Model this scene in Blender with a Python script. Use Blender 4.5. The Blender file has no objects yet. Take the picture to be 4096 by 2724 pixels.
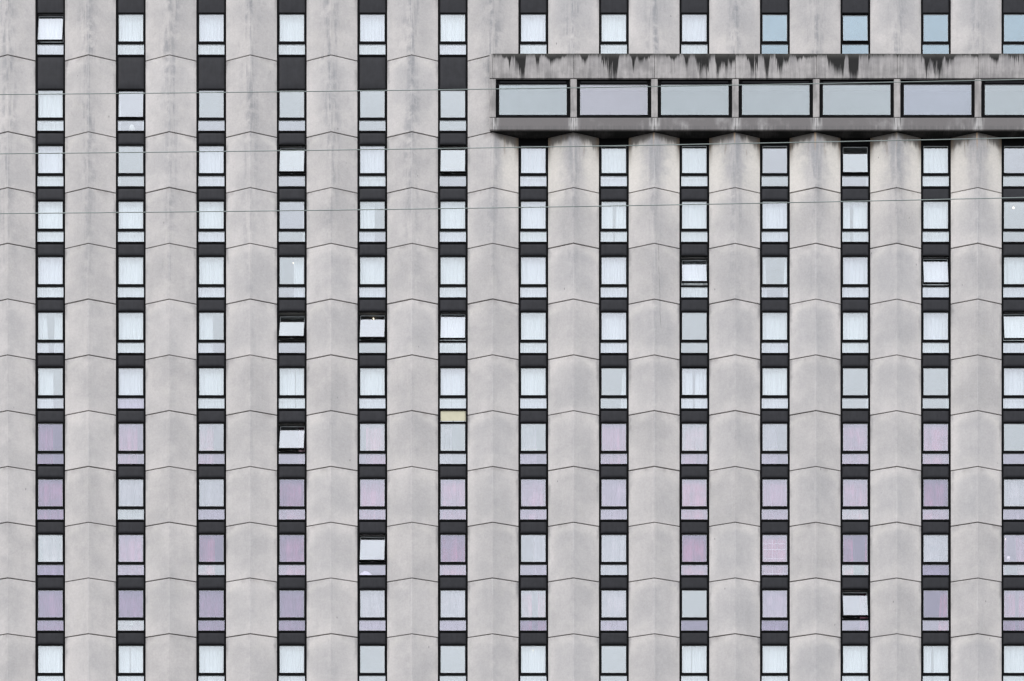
import bpy, math, random
from mathutils import Vector

# ------------------------------------------------------------------ camera, sky, sun
C = bpy.context.scene.collection
SC = bpy.context.scene
M = 0.0121                 # metres per photo pixel on the wall plane
D = 100.0                  # camera to wall
EYE = 1.7
VX, VY = 2350.0, 6195.0    # foot of the viewing axis in photo pixels

cam = bpy.data.cameras.new("camera")
camo = bpy.data.objects.new("camera", cam); C.objects.link(camo)
camo.location = (0, -D, EYE); camo.rotation_euler = (math.radians(90), 0, 0)
cam.sensor_width = 36.0; cam.lens = 36.0 * D / (4096 * M)
cam.shift_x = (2048 - VX) / 4096.0
cam.shift_y = (VY - 1362) / 4096.0
cam.clip_end = 2000
SC.camera = camo

SUN_EL, SUN_ROT = 58.0, 236.0
w = bpy.data.worlds.new("World"); SC.world = w; w.use_nodes = True
nt = w.node_tree; nt.nodes.clear()
sky = nt.nodes.new("ShaderNodeTexSky"); sky.sky_type = 'NISHITA'; sky.sun_disc = False
sky.sun_elevation = math.radians(SUN_EL); sky.sun_rotation = math.radians(SUN_ROT)
sky.air_density = 1.0; sky.dust_density = 2.0; sky.ozone_density = 1.0
hs = nt.nodes.new("ShaderNodeHueSaturation"); hs.inputs['Saturation'].default_value = 0.35
nt.links.new(sky.outputs[0], hs.inputs['Color'])
# a closed cloud deck over that sky: three times as bright overhead as at the horizon, softly mottled
tc = nt.nodes.new("ShaderNodeTexCoord"); sp = nt.nodes.new("ShaderNodeSeparateXYZ"); nt.links.new(tc.outputs['Generated'], sp.inputs[0])
mr = nt.nodes.new("ShaderNodeMapRange"); nt.links.new(sp.outputs[2], mr.inputs[0])
mr.inputs[3].default_value = 0.72; mr.inputs[4].default_value = 1.0
cn = nt.nodes.new("ShaderNodeTexNoise"); cn.inputs['Scale'].default_value = 5.0; cn.inputs['Detail'].default_value = 5.0
nt.links.new(tc.outputs['Generated'], cn.inputs['Vector'])
cr = nt.nodes.new("ShaderNodeMapRange"); nt.links.new(cn.outputs[0], cr.inputs[0])
cr.inputs[1].default_value = 0.3; cr.inputs[2].default_value = 0.7; cr.inputs[3].default_value = 0.9; cr.inputs[4].default_value = 1.1
mu = nt.nodes.new("ShaderNodeMath"); mu.operation = 'MULTIPLY'
nt.links.new(mr.outputs[0], mu.inputs[0]); nt.links.new(cr.outputs[0], mu.inputs[1])
cc = nt.nodes.new("ShaderNodeVectorMath"); cc.operation = 'SCALE'; cc.inputs[0].default_value = (8.6, 8.9, 9.25)
nt.links.new(mu.outputs[0], cc.inputs[3])
mx = nt.nodes.new("ShaderNodeMix"); mx.data_type = 'RGBA'; mx.inputs[0].default_value = 0.88
nt.links.new(hs.outputs[0], mx.inputs[6]); nt.links.new(cc.outputs[0], mx.inputs[7])
bg = nt.nodes.new("ShaderNodeBackground"); bg.inputs['Strength'].default_value = 0.14
wo = nt.nodes.new("ShaderNodeOutputWorld")
nt.links.new(mx.outputs[2], bg.inputs['Color'])
nt.links.new(bg.outputs[0], wo.inputs['Surface'])

sl = bpy.data.lights.new("sun", 'SUN'); sl.energy = 0.5; sl.angle = math.radians(28)
sl.color = (1.0, 0.965, 0.93)
so = bpy.data.objects.new("sun", sl); C.objects.link(so)
el, rt = math.radians(SUN_EL), math.radians(SUN_ROT)
sv = Vector((math.sin(rt) * math.cos(el), math.cos(rt) * math.cos(el), math.sin(el)))
so.rotation_euler = sv.to_track_quat('Z', 'Y').to_euler()
so.location = sv * 150

SC.cycles.filter_width = 1.42; SC.cycles.use_adaptive_sampling = False
SC.view_settings.view_transform = 'Standard'; SC.view_settings.look = 'None'
SC.view_settings.exposure = 1.24; SC.view_settings.gamma = 1.0

# ------------------------------------------------------------------ helpers
def P(px, py, d=0.0):
    """photo pixel on a plane standing d metres in front of the wall -> world point"""
    k = M * (1 - d / D)
    return ((px - VX) * k, -d, EYE + (VY - py) * k)

class MB:
    def __init__(s): s.v = []; s.f = []; s.mi = []; s.uv = []
    def quad(s, pts, mi=0, uv=None):
        n = len(s.v); s.v += [tuple(p) for p in pts]; s.f.append(tuple(range(n, n + len(pts)))); s.mi.append(mi)
        s.uv.append(uv)
    def box(s, x0, x1, y0, y1, z0, z1, mi=0, fn=None):
        p = [(x, y, z) for x in (x0, x1) for y in (y0, y1) for z in (z0, z1)]
        if fn: p = [fn(q) for q in p]
        n = len(s.v); s.v += p
        for f in ((0, 1, 3, 2), (4, 6, 7, 5), (0, 4, 5, 1), (2, 3, 7, 6), (0, 2, 6, 4), (1, 5, 7, 3)):
            s.f.append(tuple(n + i for i in f)); s.mi.append(mi); s.uv.append(None)
    def bbox(s, x0, x1, y0, y1, z0, z1, c=0.006, mi=0, fn=None):
        """box whose front edges are chamfered (front is -y)"""
        fr = [(x0 + c, y0, z0 + c), (x1 - c, y0, z0 + c), (x1 - c, y0, z1 - c), (x0 + c, y0, z1 - c)]
        md = [(x0, y0 + c, z0), (x1, y0 + c, z0), (x1, y0 + c, z1), (x0, y0 + c, z1)]
        bk = [(x0, y1, z0), (x1, y1, z0), (x1, y1, z1), (x0, y1, z1)]
        p = fr + md + bk
        if fn: p = [fn(q) for q in p]
        n = len(s.v); s.v += p
        fs = [(0, 1, 2, 3), (11, 10, 9, 8)]
        for a in (0, 4):
            for i in range(4):
                j = (i + 1) % 4
                fs.append((a + i, a + 4 + i, a + 4 + j, a + j))
        for f in fs:
            s.f.append(tuple(n + i for i in f)); s.mi.append(mi); s.uv.append(None)
    def grid(s, fn, nu, nv, mi=0, uvfn=None):
        n = len(s.v)
        for j in range(nv + 1):
            for i in range(nu + 1): s.v.append(fn(i / nu, j / nv))
        for j in range(nv):
            for i in range(nu):
                a = n + j * (nu + 1) + i
                s.f.append((a, a + 1, a + nu + 2, a + nu + 1)); s.mi.append(mi)
                s.uv.append([uvfn(*q) for q in ((i / nu, j / nv), ((i + 1) / nu, j / nv), ((i + 1) / nu, (j + 1) / nv), (i / nu, (j + 1) / nv))] if uvfn else None)
    def lathe(s, prof, seg, cx=0, cy=0, cz=0, mi=0):
        n = len(s.v)
        for r, z in prof:
            for k in range(seg):
                a = 2 * math.pi * k / seg
                s.v.append((cx + r * math.cos(a), cy + r * math.sin(a), cz + z))
        for j in range(len(prof) - 1):
            for k in range(seg):
                a = n + j * seg + k; b = n + j * seg + (k + 1) % seg
                s.f.append((a, b, b + seg, a + seg)); s.mi.append(mi); s.uv.append(None)
    def mesh(s, name, mats, smooth=False):
        me = bpy.data.meshes.new(name); me.from_pydata(s.v, [], s.f)
        for m_ in mats: me.materials.append(m_)
        me.polygons.foreach_set("material_index", s.mi)
        if any(u is not None for u in s.uv):
            ul = me.uv_layers.new(name="UVMap"); k = 0
            for f, u in zip(s.f, s.uv):
                for i in range(len(f)):
                    ul.data[k].uv = u[i] if u else (0.5, 0.5)
                    k += 1
        if smooth: me.polygons.foreach_set("use_smooth", [True] * len(s.f))
        me.update(); return me

def obj(name, me, parent=None, loc=(0, 0, 0)):
    o = bpy.data.objects.new(name, me); C.objects.link(o)
    o.location = loc
    if parent: o.parent = parent
    return o
def tag(o, label=None, cat=None, group=None, kind=None):
    if label: o["label"] = label
    if cat: o["category"] = cat
    if group: o["group"] = group
    if kind: o["kind"] = kind
    return o
def empty(name, loc=(0, 0, 0)):
    o = bpy.data.objects.new(name, None); C.objects.link(o); o.location = loc; return o

# ---- node expressions
class X:
    def __init__(s, t, so): s.t = t; s.s = so
    def _m(s, op, *a, clamp=False):
        n = s.t.nodes.new("ShaderNodeMath"); n.operation = op; n.use_clamp = clamp
        for i, q in enumerate((s,) + a):
            if isinstance(q, X): s.t.links.new(q.s, n.inputs[i])
            else: n.inputs[i].default_value = q
        return X(s.t, n.outputs[0])
    def __add__(s, o): return s._m('ADD', o)
    __radd__ = __add__
    def __sub__(s, o): return s._m('SUBTRACT', o)
    def __rsub__(s, o): return (s * -1.0) + o
    def __mul__(s, o): return s._m('MULTIPLY', o)
    __rmul__ = __mul__
    def __truediv__(s, o): return s._m('DIVIDE', o)
    def abs(s): return s._m('ABSOLUTE')
    def clamp(s): return s._m('ADD', 0.0, clamp=True)
    def max(s, o): return s._m('MAXIMUM', o)
    def min(s, o): return s._m('MINIMUM', o)
    def pow(s, o): return s._m('POWER', o)
    def gauss(s, wd): return ((s / wd).pow2() * -1.0)._m('EXPONENT') if False else X.exp(((s * (1.0 / wd)) * (s * (1.0 / wd))) * -1.0)
    def exp(s): return s._m('EXPONENT')
    def ss(s, a, b):
        n = s.t.nodes.new("ShaderNodeMapRange"); n.interpolation_type = 'SMOOTHSTEP'
        s.t.links.new(s.s, n.inputs[0])
        n.inputs[3].default_value = 0.0; n.inputs[4].default_value = 1.0
        if isinstance(a, (int, float)) and isinstance(b, (int, float)) and a > b:
            n.inputs[1].default_value = b; n.inputs[2].default_value = a
            return 1.0 - X(s.t, n.outputs[0])
        for i, q in ((1, a), (2, b)):
            if isinstance(q, X): s.t.links.new(q.s, n.inputs[i])
            else: n.inputs[i].default_value = q
        return X(s.t, n.outputs[0])

class Mat:
    def __init__(s, name):
        s.m = bpy.data.materials.new(name); s.m.use_nodes = True; s.t = s.m.node_tree; s.t.nodes.clear()
        s.out = s.t.nodes.new("ShaderNodeOutputMaterial")
    def node(s, k, **kw):
        n = s.t.nodes.new(k)
        for a, b in kw.items(): setattr(n, a, b)
        return n
    def pos(s):
        g = s.node("ShaderNodeNewGeometry"); q = s.node("ShaderNodeSeparateXYZ"); s.t.links.new(g.outputs['Position'], q.inputs[0])
        return [X(s.t, q.outputs[i]) for i in range(3)]
    def uv(s):
        g = s.node("ShaderNodeUVMap"); q = s.node("ShaderNodeSeparateXYZ"); s.t.links.new(g.outputs[0], q.inputs[0])
        return X(s.t, q.outputs[0]), X(s.t, q.outputs[1])
    def rnd(s): return X(s.t, s.node("ShaderNodeObjectInfo").outputs['Random'])
    def noise(s, x, y, z, scale=1.0, detail=3.0, rough=0.55, dist=0.0):
        c = s.node("ShaderNodeCombineXYZ")
        for i, q in enumerate((x, y, z)):
            if isinstance(q, X): s.t.links.new(q.s, c.inputs[i])
            else: c.inputs[i].default_value = q
        n = s.node("ShaderNodeTexNoise"); n.inputs['Scale'].default_value = scale
        n.inputs['Detail'].default_value = detail; n.inputs['Roughness'].default_value = rough
        n.inputs['Distortion'].default_value = dist
        s.t.links.new(c.outputs[0], n.inputs['Vector'])
        return X(s.t, n.outputs[0])
    def mix(s, a, b, f):
        n = s.node("ShaderNodeMix", data_type='RGBA')
        if isinstance(f, X): s.t.links.new(f.s, n.inputs[0])
        else: n.inputs[0].default_value = f
        for i, q in ((6, a), (7, b)):
            if isinstance(q, tuple): n.inputs[i].default_value = q + (1.0,) if len(q) == 3 else q
            else: s.t.links.new(q, n.inputs[i])
        return n.outputs[2]
    def scale(s, col, f):
        n = s.node("ShaderNodeVectorMath", operation='SCALE'); s.t.links.new(col, n.inputs[0]); s.t.links.new(f.s, n.inputs[3]); return n.outputs[0]
    def principled(s, col, rough=0.8, metal=0.0, spec=0.5, bump=None, bs=0.1, bd=0.01):
        b = s.node("ShaderNodeBsdfPrincipled")
        if isinstance(col, tuple): b.inputs['Base Color'].default_value = col + (1.0,)
        else: s.t.links.new(col, b.inputs['Base Color'])
        if isinstance(rough, X): s.t.links.new(rough.s, b.inputs['Roughness'])
        else: b.inputs['Roughness'].default_value = rough
        b.inputs['Metallic'].default_value = metal
        b.inputs['Specular IOR Level'].default_value = spec
        if bump is not None:
            n = s.node("ShaderNodeBump"); n.inputs['Strength'].default_value = bs; n.inputs['Distance'].default_value = bd
            s.t.links.new(bump.s, n.inputs['Height']); s.t.links.new(n.outputs[0], b.inputs['Normal'])
        s.t.links.new(b.outputs[0], s.out.inputs['Surface']); return s.m

# ------------------------------------------------------------------ layout (photo pixels)
PITCH = 322.08
COLX = lambda c: 200.8 + PITCH * c
PIERX = lambda i: 200.8 + PITCH * (i - 0.5)
HS, HP = 59.5, (PITCH - 119.0) / 2       # half widths of strip and pier
RIDGE = 0.41
GT = lambda r: (55.2, 359.7)[r] if r < 2 else 582.0 + 222.22 * (r - 2)
JT = lambda r: (-60.0, 244.5)[r] if 0 <= r < 2 else (-282.0 if r < 0 else 550.7 + 222.22 * (r - 2))
NR = 12
COLS = range(-1, 14)
GAL0 = P(1957.6, 0, 0.62)[0]
ZSOF = P(0, 550.7)[2]
SX = lambda px: (px - VX) * M
SZ = lambda py: EYE + (VY - py) * M

# ------------------------------------------------------------------ materials
def concrete_material():
    a = Mat("weathered_concrete"); x, y, z = a.pos(); u0, v = a.uv(); u = (u0 - 0.5) * 2.0; au = u.abs(); r = a.rnd()
    big = a.noise(x, y, z, 0.55, 4, 0.6)
    mid = a.noise(x + r * 13.0, y, z, 1.7, 5, 0.65)
    stk = a.noise(x * 5.0, y, z * 0.42, 1.0, 6, 0.62)
    fine = a.noise(x, y, z, 26.0, 4, 0.7)
    patchn = a.noise(x + r * 31.0, y, z, 2.3, 4, 0.6)
    hi = z.ss(SZ(1500), SZ(200))                       # the upper storeys are streakier
    base = a.mix((0.430, 0.402, 0.391), (0.348, 0.330, 0.325), big.ss(0.32, 0.68))
    base = a.mix(base, (0.405, 0.382, 0.355), mid.ss(0.52, 0.80) * 0.40)
    # paler rim round a greyer field
    wob = (patchn - 0.5) * 0.34
    field = (au + wob).ss(0.96, 0.56) * (v - au * 0.0 + wob * 1.2 - au.pow(4.0) * 0.55).ss(0.10, 0.62) * (v + (mid - 0.5) * 0.8).ss(2.85, 1.7)
    base = a.mix(base, (0.262, 0.257, 0.265), field * (0.16 + 0.34 * r) * (x.ss(SX(200), SX(3000)) * 0.65 + 0.35))
    rim = (v - 0.16 + wob * 0.4 - au.pow(4.0) * 0.40).abs().gauss(0.16) * au.ss(0.05, 0.6)
    base = a.mix(base, (0.465, 0.440, 0.412), rim * a.noise(x, y, z, 0.9, 2).ss(0.38, 0.62) * 0.34)
    # grey run-off along the ridge
    off = (a.noise(x * 0.3, y, z * 0.6, 1.0, 2) - 0.5) * 0.55
    run = (u + off).abs().gauss(0.34) * stk.ss(0.36, 0.60) * patchn.ss(0.30, 0.60)
    base = a.mix(base, (0.165, 0.168, 0.180), run * (0.22 + 0.5 * hi))
    blot = a.noise(x, y + 7.0, z * 0.8, 3.6, 5, 0.7)
    base = a.mix(base, (0.215, 0.212, 0.218), blot.ss(0.56, 0.78) * (0.16 + 0.26 * hi))
    base = a.mix(base, (0.43, 0.415, 0.40), blot.ss(0.46, 0.26) * 0.18)
    # drips beside the window strips
    drip = (au + (patchn - 0.5) * 0.22).ss(0.86, 1.0) * a.noise(x * 3.0, y, z * 0.8, 1.0, 4).ss(0.36, 0.62) * v.ss(2.4, 0.1)
    base = a.mix(base, (0.09, 0.086, 0.09), drip * 0.6)
    topd = v.ss(0.30, 0.02) * a.noise(x * 2.0, y, z, 1.0, 4).ss(0.48, 0.75)
    base = a.mix(base, (0.19, 0.17, 0.165), topd * 0.5)
    # thin lime line down the arris
    lime = u.abs().ss(0.022, 0.006) * a.noise(x, y, z * 0.5, 1.0, 3).ss(0.45, 0.62)
    base = a.mix(base, (0.44, 0.43, 0.43), lime * 0.30)
    # clean sheltered concrete and rust below the gallery
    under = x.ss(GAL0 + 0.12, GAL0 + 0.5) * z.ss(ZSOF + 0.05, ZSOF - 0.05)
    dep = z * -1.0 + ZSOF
    cl = dep.ss(5.2, 0.4) * (au + (patchn - 0.5) * 0.9).ss(0.10, 0.75)
    base = a.mix(base, (0.580, 0.540, 0.490), (under * cl * 0.72).clamp())
    wet = (u + (mid - 0.5) * 0.35).abs().gauss(0.26 ) * dep.ss(2.6, 0.7) * stk.ss(0.30, 0.55)
    base = a.mix(base, (0.235, 0.235, 0.245), under * wet * 0.75)
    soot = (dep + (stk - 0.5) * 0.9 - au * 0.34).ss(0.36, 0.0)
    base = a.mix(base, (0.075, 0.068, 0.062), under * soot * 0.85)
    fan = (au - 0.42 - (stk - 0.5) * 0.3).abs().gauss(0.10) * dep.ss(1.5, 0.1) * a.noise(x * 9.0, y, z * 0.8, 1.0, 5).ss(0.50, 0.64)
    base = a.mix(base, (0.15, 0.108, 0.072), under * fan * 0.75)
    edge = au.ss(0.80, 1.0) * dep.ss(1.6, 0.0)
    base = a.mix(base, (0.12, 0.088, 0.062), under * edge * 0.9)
    rust = (u + 0.03).abs().gauss(0.035) * dep.ss(1.1, 0.1) * stk.ss(0.42, 0.55)
    base = a.mix(base, (0.42, 0.28, 0.16), under * rust * 0.7)
    # the hairline crack in one pier
    cx = (SZ(983) - z) * 0.03 + SX(2632) + (a.noise(0.0, 0.0, z, 1.1, 3) - 0.5) * 0.12
    crack = (x - cx).abs().ss(0.014, 0.004) * z.ss(SZ(1340), SZ(1300)) * z.ss(SZ(975), SZ(985)) * a.noise(x, y, z, 2.0, 2).ss(0.30, 0.45)
    base = a.mix(base, (0.10, 0.10, 0.10), crack * 0.7)
    # chips and bolt marks
    n = a.node("ShaderNodeTexVoronoi"); n.inputs['Scale'].default_value = 0.55
    c = a.node("ShaderNodeCombineXYZ")
    for i, q in enumerate((x * 2.6, y * 0.0, z)): a.t.links.new(q.s, c.inputs[i])
    a.t.links.new(c.outputs[0], n.inputs['Vector'])
    chip = X(a.t, n.outputs['Distance']).ss(0.040, 0.020)
    base = a.mix(base, (0.09, 0.09, 0.095), chip * 0.65)
    gr = a.noise(x, y, z, 11.0, 3, 0.7)
    col = a.scale(base, fine * 0.22 + gr * 0.34 + stk * 0.14 + (0.61 + r * 0.10))
    return a.principled(col, 0.9, spec=0.25, bump=fine, bs=0.25, bd=0.004)

def gallery_material(name, mode):
    a = Mat(name); x, y, z = a.pos(); u0, v = a.uv(); u = (u0 - 0.5) * 2.0; r = a.rnd()
    big = a.noise(x, y, z, 0.9, 4, 0.6); fine = a.noise(x, y, z, 24.0, 4, 0.7)
    stk = a.noise(x * 7.0, y, z * 0.5, 1.0, 6, 0.65)
    thin = a.noise(x * 17.0, y, z * 0.7, 1.0, 5, 0.6)
    base = a.mix((0.325, 0.305, 0.298), (0.175, 0.165, 0.163), (big * 0.6 + stk * 0.4).ss(0.38, 0.62))
    if mode == 'parapet':
        low = a.noise(x, 0.0, 0.0, 1.15, 3, 0.6); med = a.noise(x * 4.2, y, z * 0.55, 1.0, 5, 0.65)
        core = (u - (r - 0.5) * 0.7).abs().gauss(0.62)
        wide = a.noise(x * 1.9 + r * 9.0, y, 3.0, 1.0, 2, 0.5)
        ln = ((wide + (thin - 0.5) * 0.22).ss(0.44, 0.68) * 1.05 + (thin.ss(0.50, 0.76)) * 0.45) * (0.12 + core * 1.05) + 0.02
        dk = (v / ln).ss(1.60, 0.05) * (med * 0.5 + thin * 0.5).ss(0.28, 0.46)
        base = a.mix(base, (0.16, 0.152, 0.156), v.ss(1.30, 0.0) * (u.abs() + (wide - 0.5)).ss(1.15, 0.20) * med.ss(0.22, 0.60) * 0.6)
        base = a.mix(base, (0.007, 0.0065, 0.0065), (dk * 1.7).clamp() * 0.98)
        base = a.mix(base, (0.045, 0.043, 0.040), v.ss(0.30, 0.0) * low.ss(0.22, 0.50) * (med * 0.5 + thin * 0.5).ss(0.28, 0.50) * 0.92)
        base = a.mix(base, (0.13, 0.12, 0.125), v.ss(0.85, 1.25) * med.ss(0.42, 0.66) * 0.5)
    if mode == 'sill':
        d = (u.abs() + (stk - 0.5) * 0.25).ss(0.97, 0.82)
        base = a.mix((0.36, 0.345, 0.34), (0.128, 0.118, 0.118), d * (stk * 0.15 + big * 0.85).ss(0.10, 0.50))
        base = a.mix(base, (0.05, 0.047, 0.046), u.abs().gauss(0.0001 + 0.9) * 0.0 + (u.abs() - 0.93).abs().gauss(0.045) * v.ss(0.6, 0.05) * thin.ss(0.35, 0.55) * 0.85)
        base = a.mix(base, (0.10, 0.095, 0.095), v.ss(0.32, 0.48) * stk.ss(0.38, 0.6) * 0.7)
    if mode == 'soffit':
        base = a.mix((0.035, 0.033, 0.032), (0.008, 0.008, 0.008), (big + (thin - 0.5) * 0.3).ss(0.30, 0.55))  # black staining, with the shade of the unlit underside put into the colour
    col = a.scale(base, fine * 0.30 + 0.86)
    return a.principled(col, 0.9, spec=0.25, bump=fine, bs=0.25, bd=0.004)

def metal(name, c, rough, spec=0.5):
    a = Mat(name); x, y, z = a.pos()
    n = a.noise(x, y, z, 3.0, 4, 0.6); f = a.noise(x * 4.0, y, z * 0.7, 2.0, 4)
    col = a.mix(tuple(q * 0.82 for q in c), tuple(q * 1.2 for q in c), (n * 0.6 + f * 0.4).ss(0.3, 0.7))
    return a.principled(col, n * 0.15 + (rough - 0.07), spec=spec)

def glass(name, tint, r0, trans, rough=0.015):
    a = Mat(name); x, y, z = a.pos()
    g = a.node("ShaderNodeBsdfGlossy"); g.inputs['Roughness'].default_value = rough
    dirt = a.noise(x, y, z, 1.4, 4, 0.6)
    g.inputs['Color'].default_value = tint + (1,)
    t = a.node("ShaderNodeBsdfTransparent"); t.inputs['Color'].default_value = trans + (1,)
    fr = a.node("ShaderNodeLayerWeight"); fr.inputs['Blend'].default_value = 0.5
    f = X(a.t, fr.outputs['Facing']).pow(5.0) * 0.9 + r0 + (dirt - 0.5) * 0.02
    b = a.node("ShaderNodeBump"); b.inputs['Strength'].default_value = 0.12; b.inputs['Distance'].default_value = 0.004
    wv = a.noise(x, y, z, 1.8, 2); a.t.links.new(wv.s, b.inputs['Height']); a.t.links.new(b.outputs[0], g.inputs['Normal'])
    mx = a.node("ShaderNodeMixShader")
    a.t.links.new(f.s, mx.inputs[0]); a.t.links.new(t.outputs[0], mx.inputs[1]); a.t.links.new(g.outputs[0], mx.inputs[2])
    a.t.links.new(mx.outputs[0], a.out.inputs['Surface']); return a.m

def cloth(name, c, transl):
    a = Mat(name); x, y, z = a.pos()
    oi = a.node("ShaderNodeObjectInfo")
    n = a.noise(x * 14.0, y, z * 0.4, 1.0, 4, 0.6)
    if name.startswith('red'):
        k = a.noise(x * 4.5, y, z * 0.3, 1.0, 2, 0.5); k2 = a.noise(x, y, z, 1.1, 2)
        n = (k.ss(0.30, 0.72) * 0.65 + 0.50) * (k2.ss(0.30, 0.66) * 0.50 + 0.55)
    mul = a.node("ShaderNodeMix", data_type='RGBA', blend_type='MULTIPLY'); mul.inputs[0].default_value = 1.0
    mul.inputs[6].default_value = c + (1,); a.t.links.new(oi.outputs['Color'], mul.inputs[7])
    col = a.scale(mul.outputs[2], n if name.startswith('red') else n * 0.2 + 0.9)
    d = a.node("ShaderNodeBsdfDiffuse"); t = a.node("ShaderNodeBsdfTranslucent")
    a.t.links.new(col, d.inputs['Color']); a.t.links.new(col, t.inputs['Color'])
    mx = a.node("ShaderNodeMixShader"); mx.inputs[0].default_value = transl
    a.t.links.new(d.outputs[0], mx.inputs[1]); a.t.links.new(t.outputs[0], mx.inputs[2]); a.t.links.new(mx.outputs[0], a.out.inputs['Surface'])
    return a.m

def plain(name, c, rough=0.7):
    a = Mat(name); x, y, z = a.pos(); n = a.noise(x, y, z, 4.0, 4)
    return a.principled(a.mix(tuple(q * 0.9 for q in c), tuple(min(1, q * 1.1) for q in c), n), rough, spec=0.3)
def glow(name, c, s):
    a = Mat(name); e = a.node("ShaderNodeEmission"); e.inputs[0].default_value = c + (1,); e.inputs[1].default_value = s
    a.t.links.new(e.outputs[0], a.out.inputs['Surface']); return a.m

CONC = concrete_material()
PARA = gallery_material("stained_parapet_concrete", 'parapet')
SILL = gallery_material("sooty_sill_concrete", 'sill')
SOFF = gallery_material("stained_soffit_painted_shade", 'soffit')
GCOL = gallery_material("gallery_column_concrete", 'plain')
FRAME = metal("black_window_metal", (0.0035, 0.0035, 0.004), 0.55, 0.03)
SPAN = metal("dark_grey_spandrel_metal", (0.0185, 0.0183, 0.0215), 0.5, 0.12)
GASKET = plain("pale_glazing_bead", (0.42, 0.44, 0.45), 0.5)
JOINT = plain("dark_joint_filler", (0.010, 0.010, 0.010), 0.95)
CREAM = plain("pale_yellow_board", (0.43, 0.405, 0.30), 0.7)
WALLP = plain("room_plaster", (0.42, 0.41, 0.40), 0.9)
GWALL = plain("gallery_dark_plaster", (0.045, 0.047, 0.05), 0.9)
CARPET = plain("room_carpet", (0.10, 0.08, 0.08), 0.95)
TR = (0.87, 0.895, 0.905)
GL_COOL = glass("cool_coated_glass", (0.925, 0.950, 0.978), 0.178, TR)
GL_MID = glass("neutral_coated_glass", (0.92, 0.928, 0.98), 0.178, TR)
GL_LAV = glass("lavender_coated_glass", (0.905, 0.895, 0.985), 0.160, (0.85, 0.835, 0.88))
GL_VIO = glass("violet_coated_glass", (0.875, 0.86, 0.99), 0.122, (0.80, 0.76, 0.87))
GL_BLUE = glass("blue_sky_reflection_glass", (0.82, 0.915, 0.98), 0.165, (0.70, 0.80, 0.86))  # reflected blue sky put into the tint, for the top right panes
GAL_GLASS = [glass(n_, t_, 0.152, (0.80, 0.82, 0.83)) for n_, t_ in (('gallery_glass', (0.90, 0.955, 0.985)), ('gallery_lilac_glass', (0.92, 0.90, 0.98)), ('gallery_blue_glass', (0.87, 0.90, 1.0)))]
GLASS = {'c': GL_COOL, 'm': GL_MID, 'l': GL_LAV, 'v': GL_VIO, 'b': GL_BLUE,
         'C': glass("cool_old_glass", (0.925, 0.950, 0.978), 0.172, TR, 0.10), 'M': glass("neutral_old_glass", (0.92, 0.925, 0.98), 0.170, TR, 0.10),
         'L': glass("lavender_old_glass", (0.905, 0.895, 0.985), 0.158, (0.85, 0.835, 0.88), 0.10), 'V': glass("violet_old_glass", (0.885, 0.875, 0.985), 0.126, (0.80, 0.77, 0.86), 0.10)}
NET = cloth("white_net_fabric", (0.64, 0.64, 0.645), 0.22)
RED = cloth("red_drape_fabric", (0.47, 0.105, 0.125), 0.02)
BULB = glow("lit_bulb", (1.0, 0.82, 0.58), 1.3)
SHADE = plain("white_lamp_shade", (0.85, 0.82, 0.75), 0.8)
DARKM = plain("dark_lamp_metal", (0.05, 0.05, 0.05), 0.4)
LINEN = plain("white_bed_linen", (0.86, 0.86, 0.87), 0.9)
WIRE = metal("patinated_cable", (0.16, 0.19, 0.18), 0.35, 0.6)

# ------------------------------------------------------------------ ground
gm = Mat("asphalt"); gx, gy, gz = gm.pos()
GRND = gm.principled(gm.mix((0.09, 0.09, 0.09), (0.16, 0.155, 0.15), gm.noise(gx, gy, gz, 0.3, 5)), 0.9)
mb = MB(); mb.quad([(-900, -900, 0), (900, -900, 0), (900, 900, 0), (-900, 900, 0)])
tag(obj("ground", mb.mesh("ground", [GRND])), kind="structure")

# ------------------------------------------------------------------ the tower
tower = tag(empty("tower_block", (0, 0, 0)), "grey ribbed concrete tower block with dark window strips and a projecting glazed gallery", "building")
rng = random.Random(7)

def panel_mesh(h_px, seed):
    rr = random.Random(seed)
    h = h_px * M - (0.045 + rr.uniform(-0.010, 0.010)); hw = HP * M - 0.004; c = 0.012; bk = 0.10; e = 0.012
    xs = [-hw, -hw, -hw * 0.5, -e, 0, e, hw * 0.5, hw, hw]
    def prof(xx): return -RIDGE * (1 - abs(xx) / hw) + (RIDGE * e / hw * 0.5 if abs(xx) < 1e-6 else 0)
    rows = [(0, 'b'), (0, 'c'), (-c, 'p'), (-h + c, 'p'), (-h, 'c'), (-h, 'b')]
    mb = MB(); n = len(xs)
    for zz, k in rows:
        for i, xx in enumerate(xs):
            yy = bk if (k == 'b' or i in (0, n - 1)) else prof(xx) + (c if k == 'c' else 0)
            mb.v.append((xx, yy, zz))
    for j in range(5):
        for i in range(n - 1):
            a = j * n + i; f = (a, a + n, a + n + 1, a + 1)
            mb.f.append(f); mb.mi.append(0)
            mb.uv.append([(0.5 + 0.5 * mb.v[q][0] / hw, -mb.v[q][2]) for q in f])
    return mb.mesh("concrete_panel", [CONC])

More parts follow.
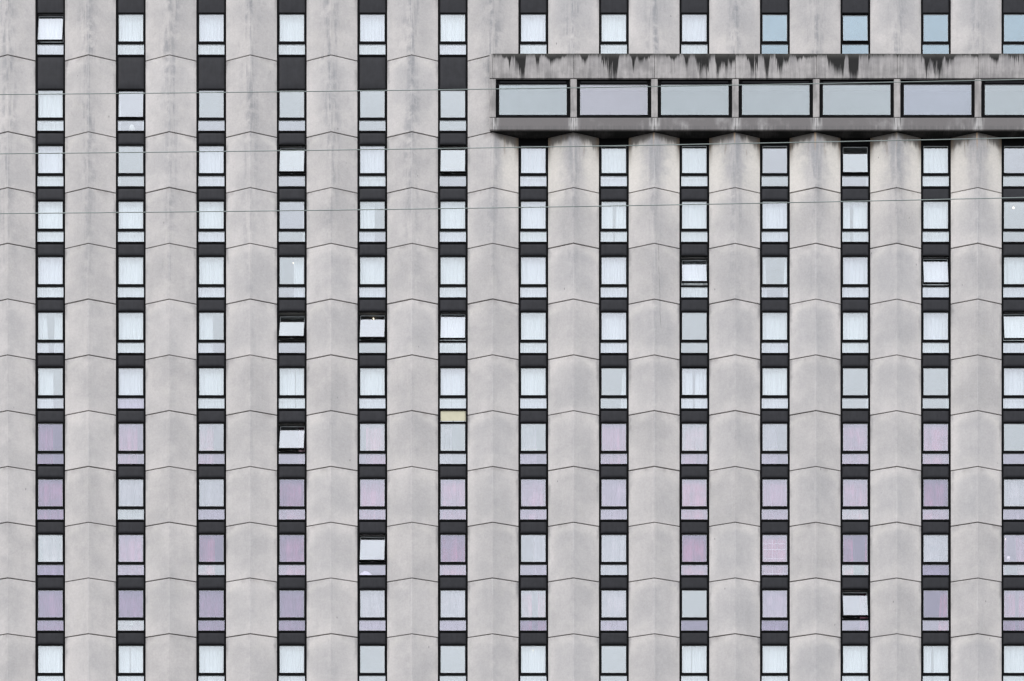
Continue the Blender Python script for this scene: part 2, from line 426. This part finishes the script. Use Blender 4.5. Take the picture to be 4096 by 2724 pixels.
PM = {}
for nm, hp in (('n', 222.22), ('t', 304.5), ('u', 306.2)):
    PM[nm] = [panel_mesh(hp, hash_ + 3) for hash_ in range(4)]
GAL_PIER = 6      # piers from here on carry the gallery in row 1
for i in range(-1, 15):
    cx = SX(PIERX(i)); zt, zb = SZ(JT(-1)), SZ(2776)
    mb = MB(); hw = HP * M
    mb.box(cx - hw + 0.03, cx + hw - 0.03, 0.105, 0.40, zb, zt)
    pier = obj("concrete_pier", mb.mesh("concrete_pier", [JOINT]), tower)
    for r in range(-1, NR):
        if r == 1 and i > GAL_PIER: continue
        k = 'n' if r not in (0, 1) else ('t' if r == 0 else 'u')
        o = obj("concrete_panel", rng.choice(PM[k]), pier, (cx + rng.uniform(-.003, .003), rng.uniform(-0.004, 0.004), SZ(JT(r)) - 0.012))

# ---- window contents: what hangs behind each pane
W = [(0, 1, 0, 1)]
def L(f, g=None): return [(0, f, 0, g if g is not None else f)]
def Rr(f, g=None): return [(1 - f, 1, 1 - (g if g is not None else f), 1)]
def Sp(a, b, a2=None, b2=None): return [(0, a, 0, a if a2 is None else a2), (b, 1, b if b2 is None else b2, 1)]
E = []
NETS = {
 0: [W, W, W, W, W, W, W, W, W, E, E, E, E],
 1: [W, Sp(.08, .85), E, E, E, E],
 2: [W, Sp(.05, .95, .09, .93), W, E, W, E, W, W, W, Sp(.03, .99, .08, .98), Rr(.05, .10), W, E],
 3: [W, W, W, Rr(.12, .15), L(.56), W, W, Sp(.45, .60, .49, .54), W, W, Sp(.32, .46, .34, .43), W, E],
 4: [W, W, W, Rr(.45, .47), W, W, W, W, W, Sp(.17, .88, .25, .80), W, W, W],
 5: [W[:0] + Sp(.32, .60, .40, .57), W, Sp(.52, .99, .53, .93), Rr(.02, .05), L(.02, .05), W, W, W, Rr(.02, .07), W, W, W, W],
 6: [L(.56), W, W, Sp(.58, .62, .59, .63), W, W, W, Rr(.18, .26), Sp(.44, .56, .47, .51), W, Rr(.04, .12), Rr(.06, .10), W],
 11: [W, Sp(.40, .46, .44, .45), W, W, E, E, W, E, Sp(.40, .44, .37, .42), W, W, Sp(.38, .45, .34, .46), W],
}
# red drapes: coverage and how strongly the red shows
REDS = {
 7: [(L(.55), .50), (Sp(.70, .98), .55), (L(.55), .40), (Rr(.3), .25), (Rr(.75), .55), (Sp(.45, .9), .14), (L(.6), .14), (W, .50), (W, .36), (L(.6), .15), (W, .48), (W, .52), (E, 0)],
 8: [(W, .55), (W, .12), (W, .10), (W, .62), (W, .50), (W, .62), (W, .42), (W, .24), (W, .85), (W, .34), (W, .62), (W, .58), (W, .14)],
 9: [(W, .20), (W, .42), (Sp(.60, .93), .85), (W, .62), (E, 0), (W, .85), (Rr(.5), .12), (W, .14), (W, .85), (W, .70), (Sp(.42, .88, .46, .84), .85), (W, .12), (Sp(.2, .5, .12, .6), .55)],
 10: [(W, .48), (W, .30), (W, .36), (W, .30), (W, .15), (W, .17), (Sp(.44, .66), .62), (W, .22), (L(.06, .10), .2), (W, .22), (Rr(.3), .30), (Rr(.30, .40), .90), (Sp(.5, .62), .60)],
}
GT_UP = {   # coating of upper / lower panes
 7: ("vlmmmcclmmllc", "vllllmlllllll"), 8: ("vmmvlllllllvm", "vcllllllllmll"),
 9: ("clvvmvmmvlvml", "vlmllllmllcvm"), 10: ("vvvvmmmmclmvl", "vcvvllvlvvllv"),
}
def pane_glass(r, c, up):
    if 0 <= c <= 12 and r in GT_UP: return GT_UP[r][0 if up else 1][c].upper()
    rr = random.Random(r * 97 + c * 13 + (0 if up else 5)).random()
    if r == 11: return 'c'
    if r == 0 and c >= 9: return 'b'
    if up: return 'c' if rr < 0.72 else 'm'
    return 'c' if rr < 0.5 else ('m' if rr < 0.92 else ('l' if r > 4 else 'm'))
OPEN = {(0, 0): 9.5, (0, 9): 1.5, (0, 10): 4.5, (1, 1): 4, (2, 3): 10, (2, 5): 10, (2, 10): 5.5, (4, 8): 17, (4, 11): 11.5, (5, 3): 21,
        (5, 4): 16.5, (5, 5): 11.5, (5, 12): 10.5, (6, 8): 2, (7, 3): 17, (9, 4): 14.5, (10, 10): 15.5, (8, 9): 0.6}

def window_mesh(r, c, dark_top=False):
    mats = [FRAME, GLASS[pane_glass(r, c, True)], GLASS[pane_glass(r, c, False)], GASKET, DARKM, LINEN]
    mb = MB(); q = M
    rr = random.Random(r * 131 + c)
    xo = 52.6 * q
    # fixed frame
    mb.bbox(-xo, xo, 0.030, 0.10, 3.3 * q, 8.0 * q, 0.005)
    mb.bbox(-xo, xo, 0.020, 0.10, -119.6 * q, -113.0 * q, 0.005)
    mb.bbox(-xo, xo, 0.020, 0.10, -168.6 * q, -161.2 * q, 0.005)
    # lower light: bead and pane
    g = 0.010
    def ring(x0, x1, z0, z1, t, y0, y1, mi, fn=None):
        mb.box(x0, x1, y0, y1, z1 - t, z1, mi, fn); mb.box(x0, x1, y0, y1, z0, z0 + t, mi, fn)
        mb.box(x0, x0 + t, y0, y1, z0 + t, z1 - t, mi, fn); mb.box(x1 - t, x1, y0, y1, z0 + t, z1 - t, mi, fn)
    ring(-xo, xo, -161.2 * q, -119.6 * q, 0.011, 0.046, 0.075, 3)
    tl = rr.uniform(-.004, .004); tx = rr.uniform(-.004, .004)
    x0, x1, z0, z1 = -xo + g, xo - g, -161.2 * q + g, -119.6 * q - g
    def tilt(p): return (p[0], p[1] + (p[2] + 140 * q) * tl + p[0] * tx, p[2])
    mb.box(x0, x1, 0.056, 0.066, z0, z1, 2, tilt)
    # opening sash, hung on pivots at mid height: its foot swings out, its head swings in
    a = math.radians(OPEN.get((r, c), 0.0))
    zt = 3.0 * q; zp = -54.8 * q; yp = 0.060
    tl2 = rr.uniform(-.004, .004); tx2 = rr.uniform(-.004, .004)
    def swing(p):
        x_, y_, z_ = p; dz = z_ - zp; dy = y_ - yp
        return (x_, yp + dy * math.cos(a) + dz * math.sin(a), zp + dz * math.cos(a) - dy * math.sin(a))
    so, si = 52.0 * q, 48.9 * q
    top, bot = 0.0, -108.0 * q
    mb.bbox(-so, so, 0.030, 0.085, top, zt, 0.004, 0, swing)
    mb.bbox(-so, so, 0.030, 0.105, -112.6 * q, bot, 0.004, 0, swing)
    mb.box(-xo, xo, 0.120, 0.16, -119.0 * q, -109.5 * q)
    mb.bbox(-so, -si, 0.030, 0.085, bot, top, 0.004, 0, swing)
    mb.bbox(si, so, 0.030, 0.085, bot, top, 0.004, 0, swing)
    ring(-si, si, bot, top, 0.011, 0.046, 0.075, 3, swing)
    def tilt2(p): return swing((p[0], p[1] + (p[2] + 54 * q) * tl2 + p[0] * tx2, p[2]))
    mb.box(-si + g, si - g, 0.056, 0.066, bot + g, top - g, 1, tilt2)
    if (r, c) in OPEN and OPEN[(r, c)] > 2:      # stays and the handle under the foot of the sash
        mb.box(-0.02, 0.02, 0.10, 0.13, -113.4 * q, -112.6 * q, 3, swing)
        for sx in (-1, 1): mb.box(sx * 50 * q - .012, sx * 50 * q + .012, 0.03, 0.05, -118 * q, -111 * q, 3 if sx < 0 else 4)
    return mb.mesh("window", mats)

def spandrel_mesh(h, seed):
    mb = MB(); hw = 52.4 * M; rr = random.Random(seed); b = rr.uniform(0.030, 0.042)
    def fn(u, v):
        s = 2 * u - 1; t = 2 * v - 1
        bulge = (1 - abs(s) ** 10) * (1 - abs(t) ** 6) * (0.75 + 0.25 * (1 - v)) 
        return (s * hw, 0.070 - b * bulge - 0.012, (v - 1) * h)
    mb.grid(fn, 22, 20)
    mb.box(-hw, hw, 0.0585, 0.10, -h, 0)
    return mb.mesh("spandrel_panel", [SPAN], smooth=True)
SPM = {}
def spandrel(strip, cx, z1, z0, c, r):
    h = z1 - z0
    if r == 2 and c >= 6:  # the gallery's shade is put into the colour: black metal instead of grey
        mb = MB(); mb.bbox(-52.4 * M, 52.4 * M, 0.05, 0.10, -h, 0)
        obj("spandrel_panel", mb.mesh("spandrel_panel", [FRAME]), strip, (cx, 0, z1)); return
    if (r, c) == (7, 5):
        mb = MB(); hw = 52.4 * M
        mb.box(-hw, hw, 0.085, 0.11, -h, 0, 0); mb.bbox(-hw * 0.94, hw * 0.94, 0.062, 0.085, -h + 0.05, -0.05, 0.004, 0)
        mb.box(-hw * 0.98, hw * 0.98, 0.050, 0.085, -h + 0.012, -h + 0.042, 2)
        for f in (-0.9, 0.02, 0.9): mb.box(hw * f - .016, hw * f + .016, 0.046, 0.06, -h + 0.015, -h + 0.05, 1)
        mb.box(-hw, -hw * 0.94, 0.06, 0.085, -h, 0, 1)
        o = obj("spandrel_panel", mb.mesh("spandrel_board", [CREAM, JOINT, GASKET]), strip, (cx, 0, z1))
        o["label"] = "pale yellow board where the dark cladding is missing"; return
    k = (round(h, 2), rng.randrange(3))
    if k not in SPM: SPM[k] = spandrel_mesh(h, len(SPM))
    obj("spandrel_panel", SPM[k], strip, (cx, rng.uniform(-.003, .003), z1))

WORD = ["first", "second", "third", "fourth", "fifth", "sixth", "seventh", "eighth", "ninth", "tenth", "eleventh", "twelfth", "last"]
def where(r, c):
    cw = "rightmost" if c == 12 else "leftmost" if c == 0 else WORD[c] + " from left"
    rw = "top" if r == 0 else "bottom" if r == 11 else WORD[r]
    return cw, rw

def curtain(name, mat, r, c, seg, seed, z_top, z_bot, yy, label, cat, group, color=(1, 1, 1, 1), amp=0.10, fw=(0.08, 0.30)):
    a0, a1, b0, b1 = seg; rr = random.Random(seed)
    hw = 56 * M; cx = SX(COLX(c))
    # uneven pleats
    wid = max(a1 - a0, b1 - b0) * 2 * hw
    folds = [0.0]
    while folds[-1] < 1.0: folds.append(folds[-1] + rr.uniform(*fw) / max(wid, 0.08))
    dep = [rr.uniform(0.35, 1.6) * (1.9 if rr.random() < 0.18 else 1) for _ in folds]
    nu = max(12, int(wid / 0.009)); nv = 6
    mb = MB()
    soft = [rr.choice((1.0, 1.0, 2.0, 3.0)) for _ in folds]
    def fn(u, v):
        i = 0
        while i < len(folds) - 2 and folds[i + 1] < u: i += 1
        t = (u - folds[i]) / max(1e-4, folds[i + 1] - folds[i]); t = min(1, max(0, t))
        env = dep[i]
        hollow = (0.5 + 0.5 * math.cos(2 * math.pi * t)) ** soft[i]
        amp_here = amp * (0.5 * (1.0 + (env - 1.0) * math.sin(math.pi * t) ** 2)) * (0.7 + 0.5 * v)
        d = amp_here * hollow + 0.012 * math.sin(u * 9 + seed)
        drift = 0.012 * v * math.sin(u * 5.0 + seed * 1.7)
        xl = (a0 + (b0 - a0) * v), (a1 + (b1 - a1) * v)
        edge = min(1.0, 8 * u, 8 * (1 - u))
        xx = -hw + 2 * hw * (xl[0] + (xl[1] - xl[0]) * u) + drift * edge
        return (cx + xx, yy + d, z_top + (z_bot - z_top) * v)
    mb.grid(fn, nu, nv)
    # hem so that the cloth has a thickness at its edges
    o = obj(name, mb.mesh(name, [mat], smooth=True))
    sol = o.modifiers.new("thickness", 'SOLIDIFY'); sol.thickness = 0.002
    o.color = color
    return tag(o, label, cat, group)

for c in COLS:
    cx = SX(COLX(c))
    mb = MB(); zt, zb = SZ(-282), SZ(2776); hs = HS * M
    for s in (-1, 1):
        xa, xb = sorted((s * hs * 0.998, s * 52.4 * M))
        mb.bbox(cx + xa, cx + xb, 0.012, 0.14, zb, zt, 0.006)
    strip = obj("window_strip", mb.mesh("window_strip", [FRAME]), tower)
    rows = [r for r in range(NR) if not (r == 1 and c >= 6)]
    # spandrels fill the strip between windows
    zprev = zt
    for r in range(NR):
        z1 = zprev; z0 = SZ(GT(r)) + 8.0 * M + 0.002
        if r == 1 and c >= 6: continue
        if r == 2 and c >= 6: z1 = SZ(552)
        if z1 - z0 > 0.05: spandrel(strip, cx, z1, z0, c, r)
        zprev = SZ(GT(r)) - 168.6 * M - 0.002
    spandrel(strip, cx, zprev, zb, c, 12)
    for r in rows:
        obj("window", window_mesh(r, c), strip, (cx, 0, SZ(GT(r))))

# ---- curtains
for r in range(NR):
    for c in range(13):
        if r == 1 and c >= 6: continue
        zt = SZ(GT(r)) + 0.06; zb = SZ(GT(r)) - 2.12
        cw, rw = where(r, c)
        wtxt = f"in the {cw} window of the {rw} row"
        if r in NETS:
            for k, seg in enumerate(NETS[r][c]):
                f = seg[1] - seg[0]
                if seg == W[0]: lab = f"white net curtain drawn across, {wtxt}"
                elif seg[0] == 0: lab = f"white net curtain at left side, {wtxt}"
                else: lab = f"white net curtain at right side, {wtxt}"
                b = 1.0 if r < 7 else 0.93
                curtain("net_curtain", NET, r, c, seg, r * 40 + c * 3 + k, zt, zb, 0.40 if OPEN.get((r, c), 0) > 3 else 0.28, lab, "curtain", "white net curtains behind the windows", (b, b, b, 1))
        if r in REDS:
            segs, st = REDS[r][c]
            for k, seg in enumerate(segs):
                shade = "bright" if st > .6 else "dim" if st > .3 else "faint"
                side = "drawn across" if seg == W[0] else ("at left side" if seg[0] == 0 else "at right side")
                g = 0.35 + st
                col = (0.42 + 0.62 * st, 1.75 if st < 0.3 else 1.25 - 0.25 * st, 1.65 if st < 0.3 else 1.35 - 0.2 * st, 1)
                curtain("drape", RED, r, c, seg, 900 + r * 40 + c * 3 + k, zt, zb, 0.42 if OPEN.get((r, c), 0) > 3 else 0.26, f"{shade} red drape {side}, {wtxt}", "curtain", "red drapes behind the lower windows", col, 0.05, (0.12, 0.40))

# ---- inside of the building
xl, xr = SX(PIERX(-1)), SX(PIERX(14))
for r in range(NR):
    zc = SZ(GT(r)) + 0.16
    mb = MB(); top = SZ(GT(r - 1)) - 2.16 if r else zc + 0.3
    z_hi = zc + 0.30 if r != 1 else top
    if r == 0: z_hi = zc + 0.9
    mb.box(xl, xr, 0.105, 4.3, zc, z_hi, 0)
    obj("floor_slab", mb.mesh("floor_slab", [WALLP]), tower)
for i in range(-1, 15):
    mb = MB(); x = SX(PIERX(i)); mb.box(x - 0.08, x + 0.08, 0.41, 4.29, SZ(2776), SZ(-60))
    obj("partition_wall", mb.mesh("partition_wall", [WALLP]), tower)
mb = MB(); mb.box(xl, xr, 4.31, 4.5, 0.0, SZ(-282)); mb.box(xl, xr, 0.15, 4.3, SZ(2800), SZ(2776) - .002)
mb.box(xl, xl + 0.2, 0.41, 4.30, 0, SZ(-282)); mb.box(xr - 0.2, xr, 0.41, 4.30, 0, SZ(-282)); mb.box(xl, xr, 0.15, 4.3, SZ(-282) - .3, SZ(-283))
obj("back_wall", mb.mesh("back_wall", [WALLP]), tower)
mb = MB(); mb.box(xl, xr, 0.0, 0.30, 0.0, SZ(2777))
obj("lower_wall", mb.mesh("lower_wall", [CONC]), tower)

# ------------------------------------------------------------------ the gallery
GD = 0.62
gx = lambda px, d=GD: P(px, 0, d)[0]
gz = lambda py, d=GD: P(0, py, d)[2]
gr = SX(4400)
gal = MB()
zs, z_si = ZSOF + 0.004, gz(470.5)
# slab and roof slab carry the panels
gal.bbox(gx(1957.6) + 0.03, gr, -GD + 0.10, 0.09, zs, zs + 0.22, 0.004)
gal.box(gx(1957.6) + 0.03, gr, 0.09, 4.3, zs, zs + 0.22, 1)
gal.box(gx(1957.6) + 0.03, gr, -GD + 0.16, 0.004, gz(330), gz(300), 1)
gal.box(gx(1957.6) + 0.03, gx(1957.6) + 0.12, -GD + 0.16, 0.0, zs + 0.22, gz(330), 1)
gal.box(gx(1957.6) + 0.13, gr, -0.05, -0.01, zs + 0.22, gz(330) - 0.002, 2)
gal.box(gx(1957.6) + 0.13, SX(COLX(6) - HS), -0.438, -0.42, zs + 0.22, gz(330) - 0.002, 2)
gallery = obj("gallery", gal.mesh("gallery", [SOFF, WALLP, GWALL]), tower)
gallery["label"] = "projecting concrete gallery with a row of wide windows"

def gpanel(name, mat, px0, px1, py0, py1, d, u0=-1.0, u1=1.0, thick=0.10, g=0.006, tz=0.0):
    """panel with chamfered front edges and uv = across (0..1), metres down"""
    x0, x1 = P(px0, 0, d)[0] + g, P(px1, 0, d)[0] - g; z1, z0 = P(0, py0, d)[2] - tz, P(0, py1, d)[2]
    mb = MB(); c = 0.012
    ring_f = [(x0 + c, -d, z0 + c), (x1 - c, -d, z0 + c), (x1 - c, -d, z1 - c), (x0 + c, -d, z1 - c)]
    ring_m = [(x0, -d + c, z0), (x1, -d + c, z0), (x1, -d + c, z1), (x0, -d + c, z1)]
    ring_b = [(x0, -d + thick, z0), (x1, -d + thick, z0), (x1, -d + thick, z1), (x0, -d + thick, z1)]
    uvf = lambda p: (0.5 + 0.5 * (u0 + (u1 - u0) * (p[0] - x0) / (x1 - x0)), z1 - p[2])
    mb.quad(ring_f, 0, [uvf(p) for p in ring_f])
    for A, B in ((ring_f, ring_m), (ring_m, ring_b)):
        for i in range(4):
            j = (i + 1) % 4; f = [A[i], B[i], B[j], A[j]]
            mb.quad(f, 0, [uvf(p) for p in f])
    mb.quad(ring_b[::-1], 0, [uvf(p) for p in ring_b[::-1]])
    return obj(name, mb.mesh(name, [mat]), gallery)

edges = [1970.8] + [2295.0 + 323.6 * k for k in range(7)]
gpanel("end_panel", GCOL, 1957.6, 1970.8, 214.8, 312.4, GD)
gpanel("end_panel", GCOL, 1957.6, 1970.8, 470.5, 518.4, GD)
for k in range(7):
    p0, p1 = edges[k], edges[k + 1]
    ua = -1.0
    gpanel("parapet_panel", PARA, p0, p1, 213.8 + rng.uniform(-.5, .5), 312.4, GD + rng.uniform(-.004, .004), ua, 1.0)
    gpanel("sill_panel", SILL, p0, p1, 470.5, 518.6, GD + rng.uniform(-.004, .004), ua, 1.0)
gpanel("end_panel", GCOL, edges[7], 4440, 213.8, 518.6, GD)
# concrete uprights between the windows
gpanel("gallery_column", GCOL, 1957.6, 1983.0, 315.5, 468.5, GD - 0.012, thick=0.25)
for k in range(7):
    px = 2294.5 + 323.6 * k
    gpanel("gallery_column", GCOL, px - 13, px + 13, 315.5, 468.5, GD - 0.012, thick=0.25)
for k in range(7):
    c0 = 2131.7 + 323.9 * k
    d = GD - 0.10
    x0, x1 = gx(c0 - 147.5, d), gx(c0 + 147.5, d); z1, z0 = gz(313.8, d), gz(469.8, d)
    if k == 0: x0 = gx(1984.5, d)
    mb = MB()
    fx0, fx1, fz0, fz1 = gx(c0 - 135, d), gx(c0 + 135, d), gz(457.8, d), gz(335.0, d)
    y = -d
    # outer and stepped inner frame
    mb.bbox(x0, x1, y, y + .10, gz(320.5, d), z1, 0.006); mb.bbox(x0, x1, y, y + .10, z0, gz(464.5, d), 0.006)
    mb.bbox(x0, gx(c0 - 141, d), y, y + .10, gz(464.5, d), gz(320.5, d), .006); mb.bbox(gx(c0 + 141, d), x1, y, y + .10, gz(464.5, d), gz(320.5, d), .006)
    xa, xb, za, zb_ = gx(c0 - 141, d), gx(c0 + 141, d), gz(464.5, d), gz(320.5, d)
    mb.bbox(xa, xb, y + .03, y + .10, fz1, zb_, 0.006); mb.bbox(xa, xb, y + .02, y + .10, za, fz0, .006)
    mb.bbox(xa, fx0, y + .03, y + .10, fz0, fz1, .006); mb.bbox(fx1, xb, y + .03, y + .10, fz0, fz1, .006)
    mb.box(xa + .1, xb - .1, y + .012, y + .03, gz(329, d), gz(325.5, d), 2)
    t = 0.010
    mb.box(fx0, fx1, y + .055, y + .085, fz0, fz0 + t, 3); mb.box(fx0, fx1, y + .055, y + .085, fz1 - t, fz1, 3)
    mb.box(fx0, fx0 + t, y + .055, y + .085, fz0 + t, fz1 - t, 3); mb.box(fx1 - t, fx1, y + .055, y + .085, fz0 + t, fz1 - t, 3)
    tl = rng.uniform(-.004, .004); tx = rng.uniform(-.002, .002); zc = (fz0 + fz1) / 2; xc = (fx0 + fx1) / 2
    mb.box(fx0 + t, fx1 - t, y + .066, y + .076, fz0 + t, fz1 - t, 1, lambda p: (p[0], p[1] + (p[2] - zc) * tl + (p[0] - xc) * tx, p[2]))
    obj("gallery_window", mb.mesh("gallery_window", [FRAME, GAL_GLASS[(0, 1, 0, 0, 0, 2, 0)[k]], SPAN, GASKET]), gallery)

# ------------------------------------------------------------------ overhead cables
def cable(pts, dist, dia, label):
    """pts: photo pixels; the cable hangs dist metres from the camera"""
    k = M * dist / D
    (xa, ya), (xb, yb), (xc, yc) = pts
    def yv(x):
        return ya * (x - xb) * (x - xc) / ((xa - xb) * (xa - xc)) + yb * (x - xa) * (x - xc) / ((xb - xa) * (xb - xc)) + yc * (x - xa) * (x - xb) / ((xc - xa) * (xc - xb))
    mb = MB(); n = 80; seg = 10
    for i in range(n + 1):
        px = -3000 + 10000 * i / n
        p = ((px - VX) * k, -D + dist, EYE + (VY - yv(px)) * k)
        for j in range(seg):
            a = 2 * math.pi * j / seg
            mb.v.append((p[0], p[1] + dia / 2 * math.cos(a), p[2] + dia / 2 * math.sin(a)))
    for i in range(n):
        for j in range(seg):
            a = i * seg + j; b = i * seg + (j + 1) % seg
            mb.f.append((a, b, b + seg, a + seg)); mb.mi.append(0); mb.uv.append(None)
    return tag(obj("overhead_cable", mb.mesh("overhead_cable", [WIRE], smooth=True)), label, "cable", "overhead cables crossing in front of the tower")
cable([(0, 378), (1900, 357), (4096, 318)], 22.0, 0.0085, "highest overhead cable, crossing the wide gallery windows")
cable([(0, 615), (1900, 592), (4096, 551)], 21.5, 0.0085, "middle overhead cable, crossing just under the gallery")
cable([(0, 854), (1900, 832.5), (4096, 790)], 21.0, 0.0085, "lowest overhead cable, crossing the fourth row of windows")

# ------------------------------------------------------------------ small things in the rooms
def bulb(r, c, fx, fz, y, label, rad=0.03):
    """fx, fz: place in the upper pane (0..1 from left, 0..1 from top) as seen from the street"""
    px = COLX(c) - 48.9 + 97.8 * fx; py = GT(r) + 108 * fz
    p = P(px, py, -y)
    t = tag(empty("ceiling_lamp", p), label, "lamp", "lit lamps inside the rooms")
    mb = MB(); mb.lathe([(0.001, -rad), (rad * .6, -rad * .8), (rad, -rad * .1), (rad * .75, rad * .6), (rad * .4, rad), (0.001, rad * 1.05)], 14)
    obj("bulb", mb.mesh("bulb", [BULB], True), t)
    mb = MB(); mb.lathe([(rad * .42, rad * .9), (rad * .5, rad * 1.8), (0.004, rad * 2.1), (0.004, rad * 4)], 12)
    obj("lamp_holder", mb.mesh("lamp_holder", [DARKM], True), t)
bulb(3, 12, .38, .25, 0.5, "small round lit lamp in the rightmost window of the fourth row", 0.045)
bulb(4, 3, .56, .24, 0.19, "small lit lamp above the half curtain in the fourth window, fifth row", 0.025)
bulb(5, 4, .55, .24, 0.6, "lit lamp above the open sash, fifth window of the sixth row", 0.04)
bulb(9, 12, .05, .17, 0.16, "small lit lamp in the upper left of the rightmost window, tenth row", 0.022)
bulb(11, 6, .49, .18, 0.19, "small lit lamp before the white curtain in the bottom row", 0.022)

def table_lamp(r, c, fx, pz, y, sh, label, lit=None):
    p = P(COLX(c) - 48.9 + 97.8 * fx, pz, -y)
    t = tag(empty("table_lamp", p), label, "lamp")
    mb = MB(); mb.lathe([(0.001, 0), (0.07, 0.0), (0.075, 0.02), (0.02, 0.04), (0.012, 0.22), (0.001, 0.22)], 16)
    obj("lamp_base", mb.mesh("lamp_base", [SHADE], True), t)
    mb = MB(); mb.lathe([(sh, 0.18), (sh * 0.62, 0.18 + sh * 1.25), (sh * .6, 0.18 + sh * 1.25), (sh * .97, 0.18)], 20)
    obj("lamp_shade", mb.mesh("lamp_shade", [SHADE], True), t)
table_lamp(9, 12, .17, 2252, 0.15, 0.10, "white table lamp standing at the left of the rightmost window, tenth row")
table_lamp(1, 1, .55, 535, 0.5, 0.16, "cream table lamp behind the lower pane, second window of second row")
table_lamp(10, 1, .55, 2500, 0.16, 0.13, "pale table lamp behind the lower pane, second window of the eleventh row")

# heap of bedding behind the lower pane under the open sash
px, py = COLX(4), 2301
p = P(px, py, -0.14)
mb = MB()
def bed(u, v):
    a = u * 2 - 1; b = v
    hgt = 0.25 * math.exp(-((a + 0.62) / 0.50) ** 4) + 0.06 * math.exp(-((a - 0.1) / 0.75) ** 4)
    hgt *= (math.sin(math.pi * min(1, max(0, b))) ** 0.5) * (1 + 0.10 * math.sin(9 * a + 3 * b))
    return (p[0] + a * 0.6, 0.10 + b * 0.45, p[2] - 0.02 + hgt)
mb.grid(bed, 40, 20)
def bed_b(u, v): return (p[0] + (1 - 2 * u) * 0.6, 0.10 + v * 0.45, p[2] - 0.03)
mb.grid(bed_b, 4, 2)
tag(obj("bedding", mb.mesh("bedding", [LINEN], True)), "white heap of bedding behind the lower pane below an open sash", "bedding")

# string of fairy lights hanging in one window
mb = MB(); rr = random.Random(4); cx = SX(COLX(9)); zt = SZ(GT(9))
for zz in (-31, -54, -90, -150):
    pts = [(-44 + 88 * i / 26, zz + 1.6 * math.sin(i * 1.9 + zz) + rr.uniform(-1.2, 1.2)) for i in range(27)]
    for (a0, b0), (a1, b1) in zip(pts, pts[1:]):
        x0, x1, z0, z1 = cx + a0 * M, cx + a1 * M, zt + b0 * M, zt + b1 * M
        mb.quad([(x0, .16, z0 - .004), (x1, .16, z1 - .004), (x1, .16, z1 + .004), (x0, .16, z0 + .004)], 0)
        mb.quad([(x0, .166, z0 + .004), (x1, .166, z1 + .004), (x1, .166, z1 - .004), (x0, .166, z0 - .004)], 0)
        if rr.random() < 0.6: mb.box(x0 - .006, x0 + .006, .152, .166, z0 - .006, z0 + .006, 0)
for q in (-9,):
    mb.box(cx + q * M - .004, cx + q * M + .004, .160, .168, zt - 2.0, zt - 0.2, 0)
tag(obj("string_light", mb.mesh("string_light", [LINEN])), "white garland strung in rows across the tenth window of the tenth row", "garland")
